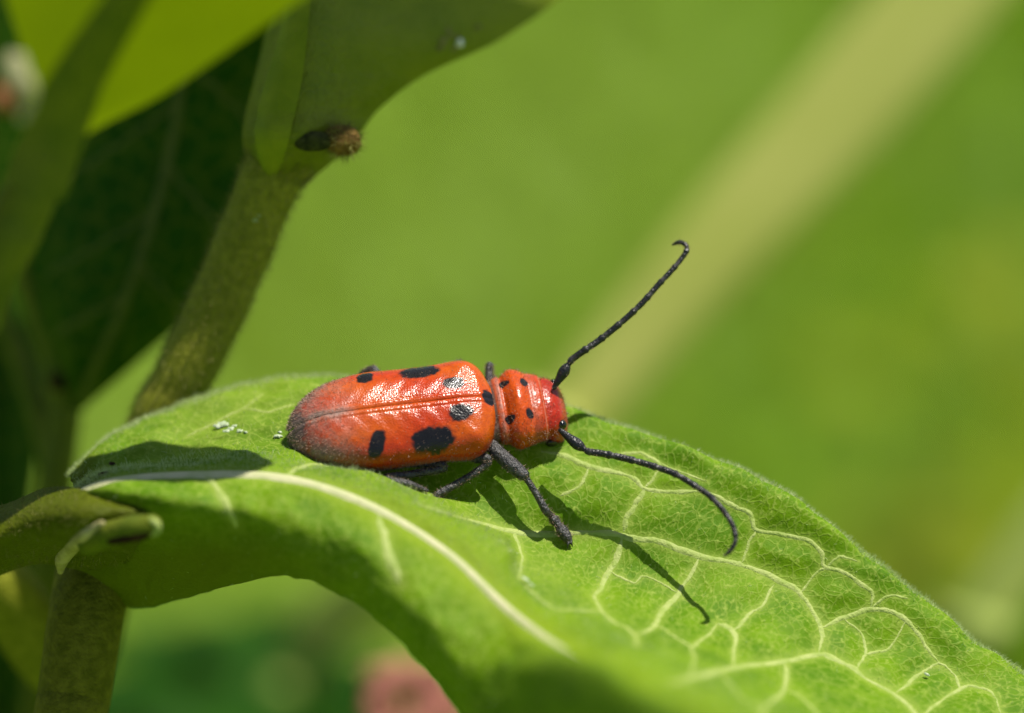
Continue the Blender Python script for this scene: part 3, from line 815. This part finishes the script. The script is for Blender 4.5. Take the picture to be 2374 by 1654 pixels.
# half widths and heights of the wing cases along the body
def wing_w(x): return pchip([-.468,-.45,-.42,-.347,-.22,-.05,.08,.2,.33,.37,.41,.44,.462], [.030,.070,.112,.170,.217,.240,.236,.234,.243,.238,.212,.165,.09], x)
def wing_h(x): return pchip([-.468,-.44,-.38,-.25,-.1,.1,.3,.40,.462], [.02,.05,.085,.112,.118,.114,.114,.10,.060], x)
SPOTS = [  # x, |y|, half length, half width, slope  (near side, far side)
    {-1: (.307,.076,.053,.042,.1), 1: (.300,.080,.050,.034,-.1)},
    {-1: (.168,.178,.100,.054,.10), 1: (.160,.178,.094,.045,-.1)},
    {-1: (-.087,.172,.040,.058,.35), 1: (-.090,.178,.040,.040,-.2)}]
for side in (-1, 1):
    nx, nt_ = 300, 150
    x = np.linspace(-.468, .462, nx)
    ph = np.concatenate([np.linspace(0, 90, 110), np.linspace(91, 122, nt_ - 110)])
    X, PH = np.meshgrid(x, ph, indexing='ij')
    Wd, Hh = wing_w(X), wing_h(X)
    s = np.sin(np.radians(np.minimum(PH, 90))); c = np.cos(np.radians(np.minimum(PH, 90)))
    y = Wd * s**.94; z = Hh * c**.92
    ov = np.clip((PH - 90) / 32, 0, 1)
    skirt = np.minimum(.085, Wd * .5)
    y = y * (1 - .10 * ov**1.6); z = z - skirt * np.sin(ov * math.pi / 2)
    z = z - .045 * np.clip((-X - .25) / .22, 0, 1)**2
    # humeral swelling, suture groove with a fine ridge beside it, shallow dents
    z = z + .012 * np.exp(-((X - .36) / .05)**2 - ((PH - 52) / 16)**2)
    z = z - .0035 * np.exp(-(y / .004)**2) + .0016 * np.exp(-((y - .018) / .006)**2) - .0012 * np.exp(-((y - .030) / .005)**2)
    z = z + lumps(X * 1.0, y, 8, 30, .0016, 3 + side)
    gap = .0006 + .006 * np.clip((-X - .42) / .045, 0, 1)
    V = B(X + .012 * np.clip((X - .2) / .26, 0, 1), side * (y + gap), z).reshape(-1, 3)
    fc = grid_faces(nx, nt_)
    if side > 0: fc = fc[:, ::-1]
    el = mesh_obj('elytron', V, fc, M_SHELL, beetle)
    el['label'] = 'red wing case with black spots, ' + ('nearer the leaf midrib' if side < 0 else 'nearer the far leaf edge')
    col = ORANGE + (RED - ORANGE) * np.clip(.5 + lumps(X, y, 6, 14, .5, 9)[..., None], 0, 1)
    sp = np.zeros_like(X)
    wob = lumps(X, y, 10, 120, .10, 12 + side)
    for S in SPOTS:
        cx, cy, a_, b_, sl = S[side]
        dx, dy = (X - cx) + sl * (y - cy), (y - cy) + np.clip(PH - 82, 0, 40) / 160
        e = (np.abs(dx / a_)**2.3 + np.abs(dy / b_)**2.3)**(1/2.3) + .7 * wob
        sp = np.maximum(sp, 1 - np.clip((e - .86) / .22, 0, 1))
    # black shoulder corner and the tip where the two cases part
    sp = np.maximum(sp, np.clip(1 - (np.hypot((X - .425) / .055, (PH - 112) / 16) - .8 + wob) * 4, 0, 1))
    tip = np.clip(1 - (np.hypot((X + .45) / .065, y / .085) - .75 + wob * 1.5) * 2.6, 0, 1)
    tail = np.clip((-X - .40) / .06, 0, 1)
    scut = np.hypot((X - .442) / .030, y / .042)
    sp = np.maximum(sp, np.clip(1 - (scut - .85 + wob) * 5, 0, 1))
    col = col * (1 - sp[..., None]) + BLK * sp[..., None]
    col = col * (1 - .9 * tip[..., None]) + np.array([.060, .052, .044]) * .9 * tip[..., None]
    add_attr(el, 'pigment', col.reshape(-1, 3))
    dust = 1.25 * np.clip((-X - .10) / .26, 0, 1)**1.1 * (.35 + .65 * np.clip((PH - 25) / 55, 0, 1)) + .55 * np.clip((PH - 88) / 20, 0, 1) + .75 * np.exp(-(y / .022)**2) * np.clip((-X - .15) / .1, 0, 1) + .01
    dust = np.clip(dust * (1 - .93 * sp) * (1 - .6 * tip), 0, .9)
    add_attr(el, 'dust', dust.ravel())
    nrm_ = grid_normals(V.reshape(nx, nt_, 3)).reshape(-1, 3)
    if nrm_[len(nrm_)//2] @ N_ < 0: nrm_ = -nrm_
    hw = dust.ravel() + .05
    ii = rng.choice(nx * nt_, 4200, p=hw / hw.sum())
    hv, hf = hair_geo(V[ii], nrm_[ii], .013, .0011, .35, bias=-A_ * .9)
    o = mesh_obj('fine_hairs', hv, hf, M_BHAIR, el, False); o['kind'] = 'stuff'

# body: abdomen, collar, pronotum and head in one continuous surface
RING = np.array([  # x, zc, half width, height above, depth below
    (-.445,-.06,.01,.01,.01),(-.43,-.06,.05,.02,.03),(-.38,-.055,.115,.03,.07),(-.25,-.045,.19,.03,.11),(0,-.04,.21,.03,.13),(.25,-.04,.21,.03,.13),
    (.38,-.045,.19,.035,.13),(.445,-.055,.160,.055,.12),(.468,-.06,.150,.068,.11),(.482,-.06,.150,.076,.105),(.497,-.06,.160,.086,.11),(.515,-.06,.166,.091,.115),
    (.528,-.06,.164,.088,.115),(.55,-.06,.180,.096,.125),(.578,-.06,.197,.106,.135),(.61,-.062,.190,.108,.135),(.645,-.066,.176,.101,.128),(.68,-.072,.165,.094,.12),
    (.700,-.076,.161,.091,.115),(.708,-.079,.158,.086,.112),(.714,-.082,.151,.080,.108),(.726,-.090,.150,.086,.112),(.745,-.104,.152,.095,.122),(.768,-.122,.149,.101,.130),(.788,-.137,.139,.100,.130),
    (.804,-.150,.120,.090,.120),(.815,-.158,.092,.070,.098),(.822,-.163,.055,.045,.065),(.825,-.165,.004,.004,.005)])
nx, na = 260, 144
xs = np.concatenate([np.linspace(-.445, .44, 80), np.linspace(.443, .825, nx - 80)])
zc, Wd, Ht, Hb = (pchip(RING[:, 0], RING[:, k], xs)[:, None] for k in (1, 2, 3, 4))
an = np.linspace(0, 2 * math.pi, na, endpoint=False)[None]
X = xs[:, None] + 0 * an
cs, sn = np.cos(an), np.sin(an)
y = Wd * np.sign(sn) * np.abs(sn)**.92
z = zc + np.where(cs > 0, Ht, Hb) * np.sign(cs) * np.abs(cs)**.86
# raised disc of the pronotum with hollows round it, cheek swelling at the eyes
z = z + (cs > 0) * (.014 * np.exp(-((X - .59) / .032)**2 - (y / .075)**2) - .008 * np.exp(-((X - .648) / .016)**2) - .006 * np.exp(-((X - .53) / .012)**2))
z = z + (cs > 0) * .006 * np.exp(-((X - .78) / .02)**2 - ((np.abs(y) - .08) / .03)**2)
z = z + (cs > 0) * lumps(X, y, 8, 60, .0009, 4)
Vb = B(X, y, z).reshape(-1, 3)
body = mesh_obj('body', Vb, grid_faces(nx, na, True), M_BODY, beetle)
body['label'] = 'orange-red thorax with four black dots and red head'
col = np.empty(X.shape + (3,)); col[:] = ORANGE * np.array([1, .8, 1])
t_ = np.clip((X - .635) / .06, 0, 1)[..., None]; col = col * (1 - t_) + DEEP * np.array([1.15, 2.2, 1.5]) * t_
t_ = np.clip((X - .714) / .008, 0, 1)[..., None]; col = col * (1 - t_) + DEEP * t_
wob = lumps(X, y, 10, 130, .08, 40)
sp = np.zeros_like(X)
for cx, cy, a_, b_ in [(.540, .093, .024, .022), (.632, .083, .020, .026)]:
    e = np.hypot((X - cx) / a_, (np.abs(y) - cy) / b_) + wob
    sp = np.maximum(sp, (1 - np.clip((e - .88) / .2, 0, 1)) * (z > zc))
col = col * (1 - sp[..., None]) + BLK * sp[..., None]
gcol = np.clip(1 - (np.abs(X - .474) - .010) / .010, 0, 1)[..., None]
col = col * (1 - gcol) + np.array([.13, .05, .03]) * gcol
ab = np.clip((.455 - X) / .01, 0, 1)[..., None]; col = col * (1 - ab) + BLK * 1.5 * ab
und = np.clip((-(z - zc) - .085) / .03, 0, 1)[..., None] * np.clip((.70 - X) / .02, 0, 1)[..., None]; col = col * (1 - und) + BLK * 2 * und
rim = np.exp(-((X - .7075) / .0025)**2)[..., None] * .65; col = col * (1 - rim) + np.array([.55, .22, .16]) * rim
add_attr(body, 'pigment', col.reshape(-1, 3))
dust = .5 * np.exp(-((X - .51) / .014)**2) + .5 * gcol[..., 0] + .25 * np.clip((X - .775) / .03, 0, 1) + .18 * np.exp(-((X - .66) / .02)**2)
add_attr(body, 'dust', np.clip(dust * (1 - sp), 0, .85).ravel())
nb = grid_normals(Vb.reshape(nx, na, 3)).reshape(-1, 3)
if nb[200 * na] @ N_ < 0: nb = -nb
ii = rng.choice(np.arange(90 * na, nx * na), 3000)
hv, hf = hair_geo(Vb[ii], nb[ii], .017, .0010, .4)
o = mesh_obj('fine_hairs', hv, hf, M_BHAIR, body, False); o['kind'] = 'stuff'
# eyes: each is split by the antenna into an upper and a lower half
def eye(x, yy, z_, r, sq):
    th = np.linspace(0, math.pi, 14); p = np.linspace(0, 2*math.pi, 20, endpoint=False)
    e = B(x, yy, z_) + r * (np.sin(th)[:, None, None]*np.cos(p)[None, :, None]*A_*sq[0] + np.sin(th)[:, None, None]*np.sin(p)[None, :, None]*L_*sq[1] + np.cos(th)[:, None, None]*N_*sq[2] + 0*p[None, :, None])
    return mesh_obj('eye', e.reshape(-1, 3), grid_faces(14, 20, True), M_EYE, body)
for sd in (-1, 1):
    eye(.780, sd * .108, -.070, .031, (.8, .75, .85))
    eye(.735, sd * .138, -.172, .030, (1.0, .6, .8))
tube('mouthparts', [B(.775, -.05, -.25), B(.80, 0, -.262), B(.775, .05, -.25)], [.02, .028, .02], M_BLACK, body, 16, 10)

def on_body_depth(u, v, z_):
    """point of the pixel ray on the body plane z = z_"""
    d = norm(W(u, v, 0) - CAM); k = ((BO + N_ * z_ - CAM) @ N_) / (d @ N_)
    return CAM + d * k
# antennae: scape, pedicel and nine joints
def antenna(pts, name, label):
    P = np.array([W(*q) for q in pts]); n = 150
    Q = spline(P, n)
    s = np.concatenate([[0], np.cumsum(np.linalg.norm(np.diff(Q, axis=0), axis=1))]); s /= s[-1]
    r = pchip([0, .04, .09, .115, .13, .145, .4, .8, .97, 1], [.011, .018, .027, .020, .012, .016, .0150, .0125, .010, .004], s)
    for j in np.linspace(.145, 1, 10)[1:-1]:
        r = r * (1 + .22 * np.exp(-((s - j + .006) / .008)**2) - .22 * np.exp(-((s - j - .008) / .006)**2))
    v, f = tube_geo(Q, r, 12)
    o = mesh_obj(name, v, f, M_ANT, beetle); o['label'] = label
    band = np.zeros(n)
    for j in np.linspace(.145, 1, 10)[:-1]:
        band = np.maximum(band, np.exp(-((s - j - .012) / .010)**2))
    band = np.concatenate([np.zeros(4), band, np.zeros(4)])
    add_attr(o, 'pigment', np.repeat(np.array([.012, .012, .013]) + band[:, None] * np.array([.045, .042, .04]), 12, 0))
    add_attr(o, 'dust', np.zeros(len(v)))
    ii = rng.choice(np.arange(48, len(v) - 48), 500)
    c = np.repeat(np.concatenate([np.repeat(Q[:1], 4, 0), Q, np.repeat(Q[-1:], 4, 0)]), 12, 0)
    hv, hf = hair_geo(v[ii], norm(v[ii] - c[ii]), .012, .001, .5)
    h = mesh_obj('fine_hairs', hv, hf, M_BHAIR, o, False); h['kind'] = 'stuff'
    return o
antenna([(1299,998,-.03),(1330,1024,-.05),(1361,1046,-.07),(1374,1049,-.08),(1400,1053,-.09),(1448,1063,-.10),(1507,1079,-.12),(1564,1099,-.16),(1610,1126,-.20),(1646,1151,-.24),(1679,1187,-.29),(1700,1222,-.33),(1705,1253,-.35),(1694,1276,-.36),(1679,1289,-.37)],
        'antenna', 'antenna hanging over the leaf blade')
antenna([(1284,900,.12),(1305,866,.12),(1323,838,.12),(1334,828,.12),(1362,808,.12),(1390,789,.13),(1443,746,.14),(1487,705,.15),(1528,659,.17),(1564,620,.19),(1589,587,.21),(1592,572,.22),(1577,562,.23),(1559,568,.24)],
        'antenna', 'antenna raised against the blurred background')

def leg(pts, rad, label):
    """pts: (u, v, d) or world points; one continuous tapered leg"""
    P = np.array([W(*q) if isinstance(q, tuple) else q for q in pts]); n = 90
    Q = np.concatenate([spline(P[i:i+2], 14)[:-1] for i in range(len(P) - 1)] + [P[-1:]])
    k = np.ones(5) / 5
    Qs = Q.copy(); Qs[2:-2] = np.stack([np.convolve(Q[:, c], k, 'valid') for c in range(3)], 1)
    r = pchip(np.arange(len(rad)), rad, np.linspace(0, len(rad) - 1, len(Qs))) * .85
    v, f = tube_geo(Qs, r, 14)
    o = mesh_obj('leg', v, f, M_BLACK, beetle); o['label'] = label
    c = np.repeat(np.concatenate([np.repeat(Qs[:1], 4, 0), Qs, np.repeat(Qs[-1:], 4, 0)]), 14, 0)
    ii = rng.choice(np.arange(56, len(v) - 56), 700)
    hv, hf = hair_geo(v[ii], norm(v[ii] - c[ii]), .016, .0011, .5)
    h = mesh_obj('fine_hairs', hv, hf, M_BHAIR, o, False); h['kind'] = 'stuff'
    return o
def foot(u, v, lift=.02):
    h, nn = on_leaf(u, v); nn = nn if nn @ (CAM - h) > 0 else -nn
    return h + nn * lift
front = leg([(1128,1018,.06),(1152,1048,.0),(1185,1078,-.04),(1216,1104,-.06),(1222,1112,-.06),(1246,1150,-.06),(1266,1186,-.06),foot(1277,1200,.03),foot(1284,1209,.028),foot(1294,1222,.026),foot(1302,1234,.024),foot(1312,1248,.02),foot(1319,1258,.014)],
    [.032,.040,.042,.034,.018,.019,.022,.018,.029,.022,.033,.031,.020], 'front leg stretched out on the leaf')
for du, dv in ((9, 10), (-3, 14)):
    tube('claw', [foot(1318,1256,.018), foot(1318 + du * .6, 1256 + dv * .7, .022), foot(1318 + du, 1256 + dv * 1.2, .004)], [.008, .006, .002], M_BLACK, front, 10, 8)
leg([(1080,1050,.05),(1105,1062,.0),(1130,1064,-.04),(1133,1074,-.04),(1100,1098,-.04),(1060,1122,-.04),(1014,1147,-.07),(1008,1156,-.08),(1026,1163,-.06),(1060,1170,-.03)],
    [.030,.030,.026,.019,.020,.021,.020,.012,.016,.010], 'middle leg bent under the wing case')
leg([(940,1068,.05),(990,1075,.0),(1028,1078,-.04),(1030,1087,-.04),(985,1094,-.05),(940,1102,-.07),(895,1106,-.10),(905,1116,-.14),(945,1122,-.14),(990,1138,-.10)],
    [.030,.028,.022,.019,.021,.020,.021,.024,.022,.010], 'hind leg folded back along the body')
leg([(1128,930,.20),(1132,895,.24),(1134,862,.26),(1135,846,.27),(1138,870,.32),(1150,890,.36),(1165,930,.36)], [.03,.026,.022,.021,.015,.015,.012], 'far front leg behind the thorax')
leg([(1010,920,.18),(1035,870,.24),(1060,846,.27),(1078,848,.28),(1050,862,.33),(1010,880,.36),(990,900,.36)], [.03,.03,.028,.02,.016,.016,.012], 'far middle leg behind the wing case')
leg([(900,930,.18),(880,880,.22),(868,858,.25),(858,858,.26),(842,866,.28),(820,885,.32),(800,905,.34)], [.03,.028,.024,.022,.018,.016,.012], 'far hind leg, only its knee showing')

# ------------------------------------------------------------------ blurred things behind
M_STALK = plain_mat('dry_stalk', (.41, .45, .09), (.47, .49, .12), 1.0, .6, .2, trans=(.4, .42, .1), tweight=.2)
M_STALK2 = plain_mat('green_stalk', (.22, .30, .05), (.28, .34, .07), 1.0, .6, .2)
def stalk(pts, rad, mat, label, name):
    """long flat blade, its face turned up and towards the camera's side"""
    P = [W(*q) for q in pts]
    d = P[0] - P[1]; d = d / np.linalg.norm(d)
    base = np.array([P[0][0] + d[0] * 12, P[0][1] + 6, GROUND - .3])
    Q = spline([base, P[0] + np.array([d[0]*4, 2, -8])] + P, 120)
    R = pchip(np.linspace(0, 1, len(rad) + 2), [rad[0] * 1.2, rad[0] * 1.1] + rad, np.linspace(0, 1, 120))
    v, f = tube_geo(Q, R, 20, .22, True, SUN * .8 - FWD * .6 - RIGHT * .5)
    o = mesh_obj(name, v, f, mat)
    o['label'] = label; o['category'] = 'grass blade'
stalk([(1120,1180,7),(1330,960,7),(1600,640,7),(1900,310,7),(2190,-20,7),(2700,-600,7)], [.20,.26,.34,.38,.30], M_STALK, 'broad pale yellowish grass blade slanting up behind the raised antenna', 'dry_grass_blade')
stalk([(2130,1650,6),(2250,1480,6),(2374,1290,6),(2600,950,6)], [.26,.26,.24,.16], M_STALK2, 'blurred green grass blade beyond the drooping leaf tip', 'grass_blade')

def weed_geo(base, h, nleaf, size, seed, spread=9):
    rr = np.random.default_rng(seed)
    base = np.array(base)
    top = base + np.array([0, 0, h])
    base = base + np.array([rr.normal() * h * .03, rr.normal() * h * .03, 0])
    Q = spline([base, base * .5 + top * .5 + rr.normal(size=3) * .3, top], 16)
    stem_g = tube_geo(Q, np.linspace(.3, .1, 16), 8)
    lv = []
    for k in range(nleaf):
        g = k / max(1, nleaf - 1); f = 1 - (1 - g) * min(.65, spread / h)
        p = base + (top - base) * f; a = k * 2.4 + rr.uniform(0, .6)
        dr = np.array([math.cos(a), math.sin(a), 0]); sd = np.array([-dr[1], dr[0], 0])
        L = size * rr.uniform(.75, 1.2) * (1.15 - .5 * g); ss = np.linspace(0, 1, 12)
        c = p + dr * (ss * L)[:, None] + np.array([0, 0, 1]) * (L * (.55 * ss - .75 * ss**2))[:, None]
        w = L * .26 * np.sin(np.pi * np.clip(ss * .94 + .04, 0, 1))**.8
        V = np.stack([c - sd * w[:, None] + np.array([0, 0, .12]) * w[:, None], c - np.array([0, 0, .1]) * w[:, None], c + sd * w[:, None] + np.array([0, 0, .12]) * w[:, None]], 1)
        lv.append((V.reshape(-1, 3), grid_faces(12, 3)))
    return stem_g, lv


def weed(loc, h, mat, label, nleaf=9, size=3.0, seed=0):
    t = thing('meadow_weed', label, 'weed', loc)
    st_, lv = weed_geo(loc, h, nleaf, size, seed, 3.2 if nleaf > 20 else 9)
    mesh_obj('stem', *st_, M_STALK2, t)
    for v, f in lv:
        mesh_obj('leaf', v, f, mat, t)


M_WYEL = plain_mat('yellowing_weed_leaf', (.22, .28, .003), (.26, .30, .006), .5, .6, .2, trans=(.4, .4, .02), tweight=.35)
M_WYEL2 = plain_mat('yellow_weed_leaf', (.42, .42, .05), (.5, .46, .08), .5, .6, .2, trans=(.5, .48, .05), tweight=.3)
M_WGRN = plain_mat('green_weed_leaf', (.13, .27, .001), (.17, .31, .002), .5, .6, .2, trans=(.2, .36, .002), tweight=.35)
M_WPAL = plain_mat('pale_weed_leaf', (.25, .38, .06), (.30, .41, .08), .5, .6, .2, trans=(.35, .5, .08), tweight=.35)
def at(u, v, d): return W(u, v, d)
rw = np.random.default_rng(21)
WEEDS = [(2080,900,34,M_WYEL,'yellowing weed far behind the drooping half of the beetle leaf',7,2.6),
         (2330,560,34,M_WYEL,'tall yellow-green weed far behind, beyond the pale slanting blade',8,3.2),
         (400,1535,9,M_DARK,'dark green weed in the shade beside the lower stem',34,2.4),
         (650,1540,8,M_DARK,'dark green weed between the lower stem and the pink flower head',34,2.4),
         (850,1490,9,M_WYEL2,'small yellow weed under the beetle leaf above the pink flower head',5,.9)]
for (u, v, d, m, lab, nl, sz) in WEEDS:
    p = at(u, v, d)
    weed((p[0], p[1], GROUND - .2), p[2] - GROUND, m, lab, nl, sz, int(u + v))
# pink milkweed flower head below the leaf
M_PINK = plain_mat('pink_flower', (.36, .12, .09), (.48, .20, .14), 3., .7, trans=(.5, .2, .15), tweight=.2)
fc = W(940, 1675, 4.5)
fl = thing('milkweed_flower', 'pink round flower head below the beetle leaf', 'flower', (fc[0], fc[1], GROUND - .2))
tube('stem', [np.array([fc[0], fc[1], GROUND - .2]), np.array([fc[0] + .4, fc[1] + .2, fc[2] * .5 + GROUND * .5]), fc], [.3, .25, .1], M_STEMG, fl, 40, 10)
for k in range(16):
    a = norm(rw.normal(size=3) + np.array([0, -.2, .5]))
    p = fc + a * .27
    tube('flower_stalk', [fc, p], [.02, .02], M_STEMG, fl, 6, 6)
    blob('floret', p, .085, M_PINK, fl, k, (1, 1.1, 1), .2)
